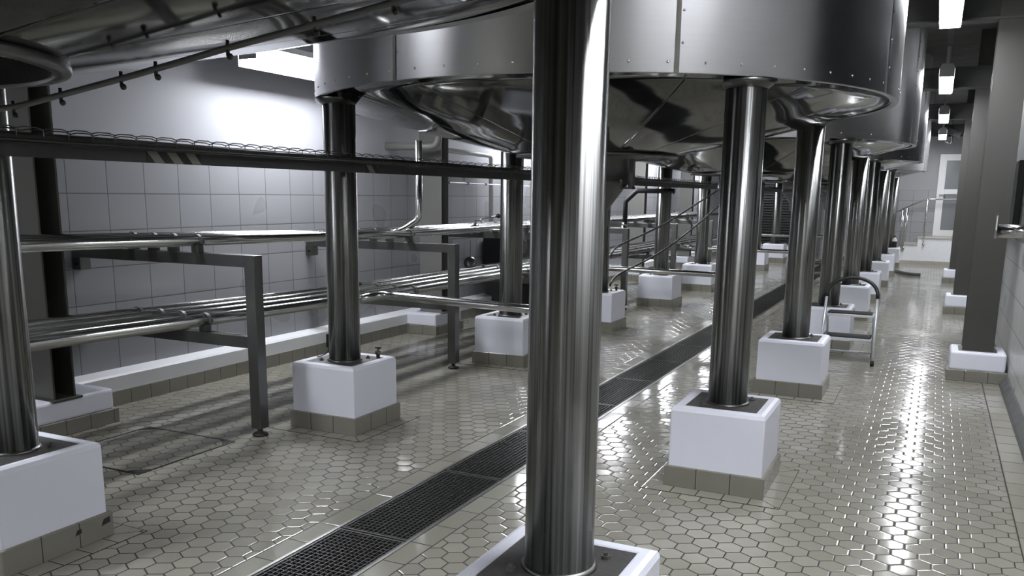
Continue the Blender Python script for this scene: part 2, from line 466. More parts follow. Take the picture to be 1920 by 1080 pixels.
# unseen dark panes added in the right wall for the tank rims to reflect
for k, (y0, y1) in enumerate(((5.45, 8.85), (12.0, 14.2), (15.0, 19.4))):
    z0, z1 = 1.36, 3.0; b = B()
    for a, c, d_, e in ((y0, y1, z0, z0 + .06), (y0, y1, z1 - .06, z1), (y0, y0 + .06, z0, z1), (y1 - .06, y1, z0, z1), ((y0 + y1) / 2 - .03, (y0 + y1) / 2 + .03, z0, z1)):
        add_box(b, WR - .05, WR - .001, a, c, d_, e, .003)
    w_ = struct(f'added_dark_window_{k + 1}', b, M['darkgrey'])
    for a, c in ((y0 + .05, (y0 + y1) / 2 - .02), ((y0 + y1) / 2 + .02, y1 - .05)):
        b = B(); add_box(b, WR - .03, WR - .02, a, c, z0 + .05, z1 - .05); obj('pane', b, M['darkpane'], w_)
    b = B(); add_box(b, WR - .09, WR - .001, y0 - .03, y1 + .03, z0 - .035, z0, .004); obj('sill', b, M['darkgrey'], w_)
# ------------------------------------------------------------------ drain grates
GW0, GW1 = DX0 + .020, DX1 - .020
GL = 1.04
def make_grate():
    t = thing('drain_grate', 'x', 'grate')
    fr = B()
    for x0, x1, y0, y1 in ((GW0, GW0 + .012, .006, GL - .006), (GW1 - .012, GW1, .006, GL - .006), (GW0 + .012, GW1 - .012, .006, .018), (GW0 + .012, GW1 - .012, GL - .018, GL - .006)):
        add_box(fr, x0, x1, y0, y1, -.032, 0.0)
    obj('frame', fr, M['grate'], t)
    g = B()
    n = 14
    for i in range(1, n):
        x = GW0 + (GW1 - GW0) * i / n
        add_box(g, x - .0018, x + .0018, .016, GL - .016, -.03, -.001)
    n = 34
    for i in range(1, n):
        y = GL * i / n
        add_box(g, GW0 + .008, GW1 - .008, y - .0018, y + .0018, -.026, -.002)
    obj('bar_mesh', g, M['grate'], t)
    return t
g0 = make_grate()
ys = [3.35 - GL + GL * i for i in range(23)]
for i, y in enumerate(ys):
    if i < 8:
        lab = f'{ORD[i]} dark steel mesh grate from the camera in the floor drain channel'; gp = 'grates in the floor drain'
    else:
        lab = 'dark mesh grate far along the drain, beyond the floor joint'; gp = 'distant grates in the floor drain'
    if i == 0: g0.location = (0, y, 0); g0['label'] = lab; g0['group'] = gp
    else: dup(g0, (0, y, 0), None, lab, gp)

# ------------------------------------------------------------------ plinths and columns
def make_plinth():
    t = thing('column_plinth', 'x', 'plinth')
    s = .567 / 2
    k = B(); add_box(k, -s, s, -s, s, 0, .122, .004, seg=1); sk = obj('tile_skirting', k, M['tan'], t)
    b = B(); q = s - .018; i = .20; zt = .475; ch = .028
    def ring(h, z): return [b.verts.new((sx * h, sy * h, z)) for sx, sy in ((-1, -1), (1, -1), (1, 1), (-1, 1))]
    rs = [ring(q, .10), ring(q, zt - ch), ring(q - ch * .35, zt - ch * .3), ring(q - ch, zt), ring(i, zt - .004), ring(i, zt - .06)]
    for a, c in zip(rs, rs[1:]):
        for j in range(4): b.faces.new([a[j], a[(j + 1) % 4], c[(j + 1) % 4], c[j]])
    b.faces.new(rs[-1]); b.faces.new(list(reversed(rs[0])))
    bl = obj('block', b, M['white'], t)
    mod = bl.modifiers.new('b', 'BEVEL'); mod.width = .009; mod.segments = 2; mod.limit_method = 'ANGLE'; mod.angle_limit = radians(80)
    e = B(); add_box(e, -i, i, -i, i, zt - .06, zt - .0065); obj('grout_bed', e, M['grout'], t)
    return t
def make_apron(t):
    a = B(); s = .567 / 2; o = s + .105
    outer = [(-o, -o), (o, -o), (o, o), (-o, o)]; inner = [(-s, -s), (s, -s), (s, s), (-s, s)]
    for j in range(4):
        add_prism(a, [outer[j], outer[(j + 1) % 4], inner[(j + 1) % 4], inner[j]], 'z', 0.0, .0025)
    bmesh.ops.remove_doubles(a, verts=a.verts[:], dist=1e-5)
    obj('tile_apron', a, M['apron'], t)
def mat_apron():
    t = NT('apron_tiles'); p, s = t.obj()
    ax = t.math('ABSOLUTE', s[0]); ay = t.math('ABSOLUTE', s[1])
    dg = t.math('ABSOLUTE', t.math('SUBTRACT', ax, ay))
    inx = t.math('GREATER_THAN', ax, ay)
    u = t.math('ADD', t.math('MULTIPLY', s[1], inx), t.math('MULTIPLY', s[0], t.math('SUBTRACT', 1.0, inx)))
    f = t.math('FRACT', t.math('ADD', t.math('DIVIDE', u, .145), 20.5))
    d = t.math('MULTIPLY', t.math('SUBTRACT', .5, t.math('ABSOLUTE', t.math('SUBTRACT', f, .5))), .145)
    mx = t.math('MAXIMUM', ax, ay)
    eo = t.math('ABSOLUTE', t.math('SUBTRACT', mx, .567 / 2 + .105))
    d = t.math('MINIMUM', t.math('MINIMUM', d, dg), eo)
    gr = t.ramp(d, .0018, .004, 1, 0)
    c = t.mix(gr, t.mix(t.noise(p, 6, 4), (.25, .242, .20), (.31, .30, .25)), (.03, .028, .024))
    return t.pbr(c, .14, 0.0, t.bump(t.math('ADD', t.ramp(d, .001, .01, 0, 1, True), t.math('MULTIPLY', t.noise(p, 9, 2), .3)), .4, .002), spec=.6)
M['apron'] = mat_apron()

def make_column():
    t = thing('steel_column', 'x', 'column')
    b = B(); add_lathe(b, [(CR, .462), (CR, TZ + .015)], seg=64, capb=True, capt=True); obj('shaft', b, M['column'], t)
    w = B(); add_lathe(w, [(CR, .466), (CR + .014, .4685), (CR + .008, .475), (CR + .002, .481), (CR, .481)], seg=48); obj('weld_ring', w, M['dullsteel'], t)
    c = B(); add_lathe(c, [(CR + .0005, 2.232), (CR + .008, 2.236), (CR + .03, 2.255), (CR + .05, 2.276), (CR + .001, 2.278)], seg=48); obj('top_collar', c, M['darkmetal'], t)
    for a in (.75, 3.9):
        q = B(); x, y = .165 * cos(a), .165 * sin(a)
        add_lathe(q, [(.016, .462), (.016, .480), (.008, .480), (.008, .490), (0, .491)], x, y, seg=8, smooth=False)
        obj('anchor_bolt', q, M['darkgrey'], t)
    return t
pl0 = make_plinth(); make_apron(pl0); co0 = make_column()
first = True
for row, x in (('left', XL), ('right', XR)):
    for k, y in enumerate(YK):
        if row == 'left' and k == 0: y += .018
        o = ORD[k]
        if k == 8: o = 'farthest'
        if row == 'right':
            lp = f'white block plinth with tan tile skirting under the {o} steel column right of the drain'
            lc = f'{o} polished steel column from the camera in the row right of the drain'
        else:
            lp = f'white block plinth with tan tile skirting under the {o} steel column on the pipe side'
            lc = f'{o} polished steel column from the camera in the row beside the pipes'
        if k == 0 and row == 'right':
            lc = 'thick nearest polished steel column running from bottom to top of the picture centre'
            lp = 'white plinth cut off by the bottom edge under the big central column'
        if k == 0 and row == 'left':
            lc = 'nearest steel column at the left edge of the picture on a white plinth'
            lp = 'large white plinth with chipped tan skirting in the lower left corner'
        gp, gc = f'column plinths', f'polished steel columns'
        if first:
            pl0.location = (x, y, 0); co0.location = (x, y, 0); first = False
            for q, l, g in ((pl0, lp, gp), (co0, lc, gc)): q['label'] = l; q['group'] = g
        else:
            p = dup(pl0, (x, y, 0), None, lp, gp); c = dup(co0, (x, y, 0), None, lc, gc)
# chipped tiles on the lower left plinth only
for (yy, w, zz, hh) in ((.24, .05, .085, .035), (.09, .035, .08, .028)):
    q = B(); add_prism(q, [(yy - w / 2, zz - hh / 2), (yy + w / 2, zz - hh * .3), (yy + w * .45, zz + hh / 2), (yy - w * .2, zz + hh * .35)], 'x', .567 / 2 - .004, .567 / 2 + .0012)
    obj('chipped_patch', q, M['pit'], pl0)
# ------------------------------------------------------------------ tanks
def make_tank():
    t = thing('tank', 'x', 'tank')
    H = CEIL
    b = B(); add_lathe(b, [(2.03, TZ + .004), (TR - .003, TZ), (TR, TZ + .004), (TR, H)], seg=192)
    # rivet heads along the lower edge
    for i in range(64):
        a = 2 * pi * (i + .35) / 64
        add_sphere(b, (TR * cos(a), TR * sin(a), TZ + .055), .0075, seg=8)
    obj('cladding', b, M['skirt'], t)
    c = B(); add_lathe(c, [(2.035, TZ + .004), (2.02, TZ + .012), (1.93, TZ - .02), (1.4, 2.125), (.95, 2.02), (.575, 1.942)], seg=192)
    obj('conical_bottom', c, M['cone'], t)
    for i in range(8):
        a = radians(301.4 - 45 * i); s = B()
        add_lathe(s, [(TR, TZ + .002), (TR + .004, TZ + .002), (TR + .004, H), (TR, H)], seg=2, a0=a - .006, a1=a + .006)
        for z in [TZ + .15 + .16 * j for j in range(10)]:
            add_sphere(s, ((TR + .003) * cos(a + .013), (TR + .003) * sin(a + .013), z), .007, seg=8)
        obj('cover_strip', s, M['skirt'], t)
    r = B(); add_lathe(r, [(.575, 1.955), (.608, 1.95), (.612, 1.946), (.612, 1.932), (.608, 1.928), (.572, 1.924), (.566, 1.93), (.566, 1.99)], seg=96)
    obj('outlet_flange', r, M['darkmetal'], t)
    return t
def add_hopper(t):
    h = B(); add_lathe(h, [(.565, 1.96), (.25, 1.915), (.25, 1.76), (.262, 1.758), (.262, 1.74), (.25, 1.738), (.215, 1.70), (.105, 1.55), (.10, 1.53), (.10, 1.42), (.06, 1.38), (.045, 1.36), (.045, .80)], seg=48)
    o = obj('outlet_hopper', h, M['darkgrey'], t)
    for a in range(8):
        f = B(); an = radians(22.5 + 45 * a)
        add_lathe(f, [(.013, 1.73), (.013, 1.765), (0, 1.766)], .256 * cos(an), .256 * sin(an), seg=6, smooth=False, capb=True); obj('bolt', f, M['dullsteel'], o)
    f = B(); add_box(f, .27, .30, -.03, .03, 1.70, 1.93); add_box(f, .20, .30, -.05, .05, 1.70, 1.715); obj('support_bracket', f, M['darkgrey'], t)
TL = ['nearest steel tank with dark mirror underside filling the upper left corner',
      'big brushed steel tank at upper centre with a riveted lower rim',
      'third steel tank, its rim showing right behind the big centre tank',
      'fourth steel tank with only its curved rim showing behind the third',
      'farthest steel tank with its rim ending beside the door on the end wall']
tank0 = make_tank()
tanks = [tank0] + [dup(tank0, (TX, TY[n], 0)) for n in range(1, 5)]
tank0.location = (TX, TY[0], 0)
for n, t in enumerate(tanks):
    t['label'] = TL[n]; t['group'] = 'steel tanks on columns'
    if n > 0: add_hopper(t)
# inside of the open outlet of the nearest tank, its shade put in as black colour
q = B(); add_lathe(q, [(.565, 1.932), (.565, 2.45), (0, 2.45)], seg=64); obj('outlet_bore', q, M['black'], tank0)

# spray line with hangers under the nearest cone
P = [(-5.0, .4), (0, 0)]
def cone_z(r):
    pr = [(2.035, 2.284), (1.93, 2.26), (1.4, 2.125), (.95, 2.02), (.60, 1.945), (0, 1.90)]
    for (r1, z1), (r0, z0) in zip(pr, pr[1:]):
        if r >= r0: return z0 + (z1 - z0) * (r - r0) / (r1 - r0)
    return 1.9

# ------------------------------------------------------------------ i-beam columns on both walls
def ibeam(name, w, d, z0, z1, tf=.016, tw=.012):
    b = B()
    add_box(b, -w / 2, w / 2, -d / 2, -d / 2 + tf, z0, z1, .002, seg=1); add_box(b, -w / 2, w / 2, d / 2 - tf, d / 2, z0, z1, .002, seg=1)
    add_box(b, -tw / 2, tw / 2, -d / 2 + tf, d / 2 - tf, z0, z1)
    return b
def wall_column(x, y, px0, px1, py0, py1, label, plabel, w, d, hp=.26, grp='x', pgrp='y', mat='grey'):
    t = thing('wall_column', label, 'column', (x, y, 0), 0, grp)
    obj('shaft', ibeam('s', w, d, hp, CEIL), M[mat], t)
    f = B(); add_box(f, -w / 2 - .03, w / 2 + .03, -d / 2 - .03, d / 2 + .03, hp - .012, hp + .003, .002); obj('base_plate', f, M[mat], t)
    p = thing('wall_plinth', plabel, 'plinth', ((px0 + px1) / 2, (py0 + py1) / 2, 0), 0, pgrp)
    a, c = (px1 - px0) / 2, (py1 - py0) / 2
    k = B(); add_box(k, -a, a, -c, c, 0, .105, .004, seg=1); obj('tile_skirting', k, M['tan'], p)
    k = B(); add_box(k, -a + .02, a - .02, -c + .02, c - .02, .1, hp - .0005, .022, seg=3); obj('block', k, M['white'], p)
for k, y in enumerate((3.62, 9.18, 14.55, 19.9)):
    if k == 0: continue
    o = ORD[k - 1]
    wall_column(.462, y, .215, WR - .002, y - .25, y + .25, f'{o} grey steel beam column standing against the right wall',
                f'low white plinth under the {o} grey beam column by the right wall', .26, .26, .275, 'grey beam columns by the right wall', 'low plinths by the right wall')
for k, (y) in enumerate((3.88, 9.03, 16.95, 20.7)):
    o = ORD[k]
    wc = .50 if k == 0 else .30
    wall_column(-5.22 - wc / 2, y, WL + .002, -5.19, y - .27, y + .40, f'{o} grey steel beam column standing against the left tiled wall',
                f'low white plinth under the {o} beam column at the left wall', wc, .17, .25, 'grey beam columns by the left wall', 'low plinths by the left wall', 'grey' if k == 0 else 'greyl')

# roof beams across the room in the gaps between the tanks
for k, y in enumerate((3.75, 9.12, 14.4, 19.7, 25.0)):
    b = B(); 
    for z0, z1, h in ((3.2, 3.22, .1), (3.48, 3.5, .1), (3.22, 3.48, .008)):
        add_box(b, WL, WR, y - h, y + h, z0, z1)
    lab = ['dark roof beam crossing out of view above the camera', 'nearest dark roof beam seen crossing above the aisle lamps', 'second dark roof beam crossing above the aisle lamps', 'third dark roof beam crossing above the aisle lamps', 'farthest roof beam running above the white framed door'][k]
    tag(obj('roof_beam', b, M['beam']), lab, 'beam', 'roof beams')
b = B(); add_tube(b, [(-1.6, 24.8, 4.0), (.35, 24.8, 3.22)], .07, square=True)
tag(obj('diagonal_brace', b, M['beam']), 'dark diagonal brace above the far door under the ceiling', 'brace')

# ------------------------------------------------------------------ lamps
def make_lamp(mat, wall=False):
    t = thing('tube_lamp', 'x', 'lamp')
    L, w = (1.5, .09) if wall else (1.9, .079)
    d = B()
    if wall: add_prism(d, [(-w * .86, 0.0), (w * .86, 0.0), (w, .03), (w, .10), (-w, .10), (-w, .03)], 'y', -L, 0)
    else: add_prism(d, [(-w * .9, 0.0), (w * .9, 0.0), (w, .02), (w, .10), (-w, .10), (-w, .02)], 'y', -L, 0)
    obj('diffuser', d, mat, t)
    if not wall:
        for sx in (-1, 1):
            q = B(); add_box(q, sx * (w + .004) - .003, sx * (w + .004) + .003, -L, 0, .018, .105); obj('side_panel', q, M['housing'], t)
    h = B(); add_prism(h, [(-w - .006, .10), (w + .006, .10), (w * .75, .155), (-w * .75, .155)], 'y', -L - .012, .012)
    for y in (-L - .012, .006): add_box(h, -w - .004, w + .004, y, y + .006, .0, .10)
    obj('housing', h, M['housing'], t)
    for y in (-L + .2, -.2):
        s = B(); add_box(s, -.02, .02, y - .015, y + .015, .15, .22 if wall else .38); obj('hanger', s, M['housing'], t)
    return t
la = make_lamp(M['lamp'])
LY = [8.85, 14.15, 19.45, 24.75, 4.1, -1.0]
LN = ['nearest bright tube lamp hanging above the right aisle at the top edge', 'second bright tube lamp from the camera above the right aisle',
      'third bright tube lamp from the camera above the right aisle', 'farthest bright tube lamp above the right aisle',
      'tube lamp above the right aisle just ahead of the camera, out of view', 'tube lamp above the right aisle behind the camera']
for i, y in enumerate(LY):
    if i == 0: la.location = (-.05, y, 3.12); la['label'] = LN[0]; la['group'] = 'aisle tube lamps'
    else: dup(la, (-.05, y, 3.12), None, LN[i], 'aisle tube lamps')
b = B()
add_box(b, -.08, -.02, -3, 24.7, 3.50, 3.56); 
for y in range(-2, 24, 3): add_tube(b, [(-.05, y + .4, 3.56), (-.05, y + .4, CEIL)], .008, 6)
tag(obj('lamp_rail', b, M['beam']), 'dark suspended rail carrying the lamps above the right aisle', 'rail')
b = B(); add_tube(b, fillet([(.12, 22.0, 3.53), (.16, 24.4, 3.53), (.16, 24.85, 3.5), (.16, 24.85, 3.0), (.02, 24.85, 3.08)], .2), .018, 8)
tag(obj('lamp_cable', b, M['black']), 'black cable looping beside the farthest aisle lamp', 'cable')

lw = make_lamp(M['lampwall'], True)
sh = B(); add_prism(sh, [(-.098, .155), (-.098, -.055), (-.104, -.055), (-.104, .155)], 'y', -1.512, .012); obj('side_reflector', sh, M['housing'], lw)
br = B()
for y in (-1.2, -.3): add_box(br, -.45, .05, y - .02, y + .02, .155, .185)
obj('wall_arm', br, M['housing'], lw)
WLY = [7.4, 2.1, 12.7, 16.2, 19.4, 23.3, -3.2]  # lamps by the third and fourth tanks added to brighten the far left wall
WN = ['glaring wall lamp at the upper left between the two nearest tanks', 'lamp on the left wall hidden behind the nearest tank', 'lamp on the left wall hidden behind the big centre tank',
      'hidden lamp added to brighten the left wall beside the third tank', 'hidden lamp added to brighten the left wall beside the fourth tank', 'lamp high on the left wall beside the farthest tank, hidden', 'lamp on the left wall behind the camera']
for i, y in enumerate(WLY):
    if i == 0: lw.location = (-5.3, y, 2.73); lw['label'] = WN[0]; lw['group'] = 'left wall lamps'
    else: dup(lw, (-5.3, y, 2.73), None, WN[i], 'left wall lamps')

# ------------------------------------------------------------------ cable tray
t = thing('cable_tray', 'long dark wire cable tray running level past the left columns', 'tray', (0, 0, 0))
TY0, TY1 = 1.6, 24.0
b = B(); add_box(b, -3.60, -3.575, TY0, TY1, 1.782, 1.842, .003); add_box(b, -3.60, -3.56, TY0, TY1, 1.838, 1.844); obj('support_rail', b, M['tray'], t)
b = B(); add_box(b, -3.5745, -3.5715, 3.22, 3.58, 1.783, 1.838); obj('hazard_marking', b, M['stripes'], t)
b = B(); add_box(b, -3.5745, -3.5715, 5.10, 5.24, 1.783, 1.838); obj('hazard_marking', b, M['stripes'], t)
b = B(); y = TY0
x0, x1, zb, zt = -3.60, -3.46, 1.849, 1.897
while y < TY1:
    add_tube(b, [(x0, y, zt), (x0, y, zb), (x1, y, zb), (x1, y, zt)], .0028, 5, caps=False); y += .122
for x, z in ((x0, zt), (x1, zt), (x0, zb), (x1, zb), ((x0 + x1) / 2, zb), (x0 + .035, zb), (x1 - .035, zb)):
    pts = []
    if z == zt:
        y = TY0
        while y < TY1:
            pts += [(x, y, zt - .004), (x, y + .03, zt + .004), (x, y + .092, zt + .004)]; y += .122
    else: pts = [(x, TY0, z), (x, TY1, z)]
    add_tube(b, pts, .0028, 5)
obj('wire_mesh', b, M['wire'], t)
for i, (x, r) in enumerate(((-3.575, .013), (-3.545, .011), (-3.515, .014), (-3.485, .010))):
    pts = []; y = TY0
    while y <= TY1: pts.append((x + random.uniform(-.006, .006), y, 1.852 + r + random.uniform(0, .006))); y += .35
    b = B(); add_tube(b, pts, r, 8); obj('cable', b, M['black'], t)
for k in range(9):
    b = B(); add_box(b, XL + CR - .004, -3.58, YK[k] - .05, YK[k] + .05, 1.785, 1.83); obj('column_bracket', b, M['tray'], t)

# ------------------------------------------------------------------ pipes
def zslope(y): return -.018 * (y - 4.5)
UX = [-5.148, -4.95, -4.76, -4.537]; LX = [-5.147, -4.935, -4.73, -4.505]
UR, LR = .036, .043
UZ, LZ = 1.312, .768
PN = ['closest to the wall', 'second from the wall', 'third from the wall', 'nearest the columns']
for i, x in enumerate(UX):
    b = B(); add_tube(b, [(x, 1.0, UZ + zslope(1.0)), (x, 7.0, UZ + zslope(7.0)), (x, 22.0, UZ + zslope(7.0))], UR, 20)
    tag(obj('process_pipe', b, M['steel']), f'long shiny steel pipe of the upper rack, {PN[i]}', 'pipe', 'upper rack pipes')
for i, x in enumerate(LX):
    b = B(); add_tube(b, [(x, 1.0, LZ + zslope(1.0)), (x, 7.0, LZ + zslope(7.0)), (x, 22.0, LZ + zslope(7.0))], LR, 20)
    tag(obj('process_pipe', b, M['steel']), f'long shiny steel pipe of the lower rack, {PN[i]}', 'pipe', 'lower rack pipes')

def make_stand(y, dz):
    t = thing('pipe_stand', 'x', 'stand', (0, y, 0))
    px = -4.05; s = .042
    b = B(); add_box(b, px - s, px + s, -s, s, .055, 1.232 + dz, .004); obj('post', b, M['dullsteel'], t)
    b = B(); add_lathe(b, [(.052, .002), (.055, .012), (.045, .022), (.018, .028), (.016, .06)], px, 0, 20, capb=True); obj('levelling_foot', b, M['black'], t)
    b = B(); add_box(b, WL + .006, px - s, -.04, .04, 1.152 + dz, 1.232 + dz, .003); obj('upper_beam', b, M['dullsteel'], t)
    b = B(); add_box(b, WL + .006, px - s, -.04, .04, .608 + dz, .688 + dz, .003); obj('lower_beam', b, M['dullsteel'], t)
    for z in (1.06, .516):
        b = B(); add_box(b, WL + .002, WL + .09, -.045, .045, z + dz, z + .093 + dz, .002); p = obj('wall_bracket', b, M['dullsteel'], t)
        b = B(); add_tube(b, [(WL + .05, -.045, z + .045 + dz), (WL + .05, -.058, z + .045 + dz)], .014, 6); obj('bolt', b, M['black'], p)
    for xs, r, zc, bt in ((UX, UR, UZ, 1.232), (LX, LR, LZ, .688)):
        for x in xs:
            zz = zc + dz
            b = B(); add_box(b, x - .028, x + .028, -.03, .03, bt + dz - .001, zz - r * .72, .002)
            c = obj('pipe_clamp', b, M['dullsteel'], t)
            b = B(); ring = arc((x, 0, zz), r + .004, -.35, pi + .35, 18)
            for yy in (-.013,):
                vs0 = [(p[0], yy, p[2]) for p in ring]; 
                out = arc((x, 0, zz), r + .008, -.35, pi + .35, 18)
                A = [b.verts.new((p[0], -.013, p[2])) for p in ring]; Bv = [b.verts.new((p[0], -.013, p[2])) for p in out]
                C = [b.verts.new((p[0], .013, p[2])) for p in out]; D = [b.verts.new((p[0], .013, p[2])) for p in ring]
                for i in range(18):
                    for u, v in ((A, Bv), (Bv, C), (C, D), (D, A)): b.faces.new([u[i], u[i + 1], v[i + 1], v[i]])
            add_box(b, x + r + .002, x + r + .022, -.012, .012, zz - .02, zz + .012)
            obj('clamp_band', b, M['darkgrey'], c)
    return t
SL = ['nearest grey tube pipe stand with its leg right of the left column', 'second grey tube pipe stand from the camera, leg near the second pipe side plinth', 'third pipe stand, mostly hidden behind the big central column',
      'fourth pipe stand from the camera, leg showing right of the central column', 'fifth pipe stand from the camera, leg between two distant plinths', 'sixth pipe stand, far down the pipe rack']
for i, y in enumerate((4.47, 7.16, 9.82, 12.25, 14.9, 17.6)):
    st = make_stand(y, zslope(min(y, 7.0)))
    st['label'] = SL[i]; st['group'] = 'pipe stands'

# cross pipes from the rack to the tank outlets
CL_ = ['shiny cross pipe joining the lower rack to the centre tank outlet', 'cross pipe crossing in front of the third and fourth plinths toward the third tank', 'dark cross pipe in front of the distant plinths under the fourth tank', 'farthest cross pipe in front of the black shutter']
for i, (n, z0, z1) in enumerate(((1, .758, .715), (2, .64, .62), (3, .67, .655), (4, .75, .74))):
    y = TY[n] + .06; b = B()
    zr = LZ + zslope(min(7.0, y))
    x0 = -4.505
    pts = fillet([(x0 + .03, y - .22, zr), (x0 + .10, y, z0), (-3.5, y, (z0 + z1) / 2), (TX, y, z1), (TX, y - .055, .83)], .10, 8)
    add_tube(b, pts, .037, 18)
    tag(obj('cross_pipe', b, M['steel']), CL_[i], 'pipe', 'cross pipes to the tank outlets')

# vertical pipe dropping into the upper rack
b = B()
xv, yv = -4.51, 7.3
add_tube(b, fillet([(xv, yv, 2.14), (xv, yv, 1.40), (-4.64, yv - .10, 1.29), (-4.72, yv - .18, UZ + zslope(7))], .06, 8), .034, 18)
tag(obj('drop_pipe', b, M['steel']), 'vertical steel pipe dropping from the tank into the upper rack', 'pipe')

# valve on the upper rack with black ball lever
t = thing('ball_valve', 'small steel valve with black ball lever on the upper rack', 'valve', (-4.6, 8.62, 1.262))
b = B(); add_tube(b, [(.0, -.075, .0), (.0, .075, .0)], .032, 14); add_sphere(b, (0, 0, .01), .046); add_tube(b, [(0, -.08, 0), (0, -.06, 0)], .046, 14); add_tube(b, [(0, .06, 0), (0, .08, 0)], .046, 14); obj('body', b, M['steel'], t)
b = B(); add_tube(b, [(0, 0, .03), (0, 0, .10)], .016, 10); obj('spindle', b, M['darkgrey'], t)
b = B(); add_tube(b, [(0, 0, .095), (.10, .06, .125), (.20, .13, .145)], .009, 8); lv = obj('lever', b, M['steel'], t)
b = B(); add_sphere(b, (.215, .14, .15), .026); obj('ball_knob', b, M['black'], lv)
b = B(); add_tube(b, [(.03, .08, -.01), (.1, .2, -.01), (.22, .45, -.03), (.30, .7, -.14)], .012, 8); obj('outlet_tube', b, M['steel'], t)

# hanging cap and its chain
t = thing('hanging_disc', 'round dark disc hanging on a thin chain below the valve', 'disc', (-5.2, 9.62, .80))
b = B(); add_lathe(b, [(0, -.03), (.06, -.026), (.082, -.008), (.082, .008), (.05, .022), (0, .026)], seg=24)
for v in b.verts: v.co = Matrix.Rotation(radians(62), 4, 'X') @ Matrix.Rotation(radians(30), 4, 'Y') @ v.co
obj('cap_plate', b, M['darkmetal'], t)
b = B(); add_tube(b, [(0, 0, .06), (0, 0, .28)], .004, 6); obj('chain', b, M['wire'], t)

# thin conduit and the wall pipe between pillars
t = thing('wall_conduit', 'thin pale conduit running around the wall above the upper pipes', 'conduit', (0, 0, 0))
b = B(); add_tube(b, fillet([(-5.5, 12.0, 1.77), (-5.5, 9.33, 1.785), (-5.5, 9.30, 1.22), (-5.5, 10.35, 1.205)], .05, 5), .008, 8); obj('tube', b, M['plasticwhite'], t)
b = B()
for p in ((9.6, 1.783), (10.1, 1.781), (10.6, 1.778), (9.31, 1.62), (9.31, 1.4), (9.31, 1.3), (9.5, 1.217), (9.75, 1.214), (10.0, 1.21)):
    add_box(b, -5.515, -5.485, p[0] - .014, p[0] + .014, p[1] - .014, p[1] + .014)
obj('saddles', b, M['darkgrey'], t)
b = B(); add_tube(b, fillet([(-5.6, 9.15, 2.19), (-5.6, 10.95, 2.165), (-5.6, 10.97, 1.2)], .07, 6), .03, 14)
tag(obj('wall_pipe', b, M['plasticwhite']), 'pale pipe running along the wall under the centre tank then down', 'pipe')
b = B(); add_tube(b, fillet([(-5.72, 8.55, 2.17), (-5.16, 8.75, 2.17), (-5.16, 8.80, 2.42)], .08, 6), .045, 14)
tag(obj('elbow_pipe', b, M['greyl']), 'short grey elbow pipe high beside the drop pipe', 'pipe')

# black box added in place of the dark niche low in the wall
t = thing('niche_box', 'black box standing in for the dark niche in the left wall below the upper pipes', 'niche box', (-5.5, 11.9, 0))
b = B(); add_box(b, -.22, .22, -.95, .15, .45, 1.12, .015); obj('casing', b, M['blackgloss'], t)
b = B(); add_tube(b, [(.22, -.75, .95), (.33, -.75, .95)], .11, 20); obj('round_boss', b, M['dullsteel'], t)
b = B(); add_box(b, -.2, .2, -.9, -.8, 0, .46); obj('foot', b, M['darkgrey'], t); b = B(); add_box(b, -.2, .2, .0, .1, 0, .46); obj('foot', b, M['darkgrey'], t)
for z in (.52, .62, .74):
    b = B(); add_box(b, .221, .235, -.92, .12, z, z + .02); obj('trim_bar', b, M['steel'], t)

# dark bent pipe with small valve beyond the hopper
t = thing('bent_pipe', 'matt black bent pipe dropping onto the pipe rack right of centre', 'pipe', (0, 0, 0))
b = B(); add_tube(b, fillet([(-3.45, 12.6, 1.725), (-4.02, 12.6, 1.725), (-4.19, 12.6, 1.57), (-4.19, 12.6, 1.24)], .03, 4), .036, 14); obj('tube', b, M['black'], t)
b = B(); add_lathe(b, [(.05, 1.19), (.05, 1.25), (.03, 1.26), (.03, 1.31)], -4.19, 12.6, 14, capb=True); add_sphere(b, (-4.19, 12.56, 1.17), .055); obj('valve', b, M['steel'], t)

# two black hoses slung between columns
for lab, pts in (('upper black hose slung from the tray down behind the central column', [(-3.3, 15.0, 1.80), (-3.3, 13.4, 1.56), (-3.3, 11.6, 1.27), (-3.3, 9.6, 1.07), (-3.1, 8.9, 1.02)]),
                 ('lower black hose slung from the fourth column down behind the central column', [(-3.3, 14.9, 1.52), (-3.3, 13.3, 1.20), (-3.3, 11.5, .90), (-3.3, 9.6, .73), (-3.1, 8.9, .70)])):
    b = B(); add_tube(b, fillet(pts, .8, 8), .012, 8); tag(obj('hose', b, M['black']), lab, 'hose', 'slung hoses')

# ------------------------------------------------------------------ spray line on the nearest tank
t = thing('spray_line', 'thin dark tube line hung on clips under the nearest tank', 'pipe', (0, 0, 0))
SP = [(-2.95, 1.62, 1.862), (-2.30, 1.63, 1.865), (-2.123, 1.642, 1.893), (-1.897, 1.645, 1.925), (-1.78, 1.65, 1.944), (-1.565, 1.673, 1.985), (-1.353, 1.734, 2.034), (-1.166, 1.782, 2.077), (-.95, 1.84, 2.12)]
b = B(); add_tube(b, fillet(SP, .05, 4), .008, 10); obj('tube', b, M['darkgrey'], t)
for p in SP[1:-1]:
    b = B(); add_tube(b, [(p[0], p[1], p[2] - .018), (p[0], p[1], p[2] + .018)], .0045, 8); add_sphere(b, (p[0] + .006, p[1], p[2] - .02), .008, seg=8); obj('clip', b, M['black'], t)

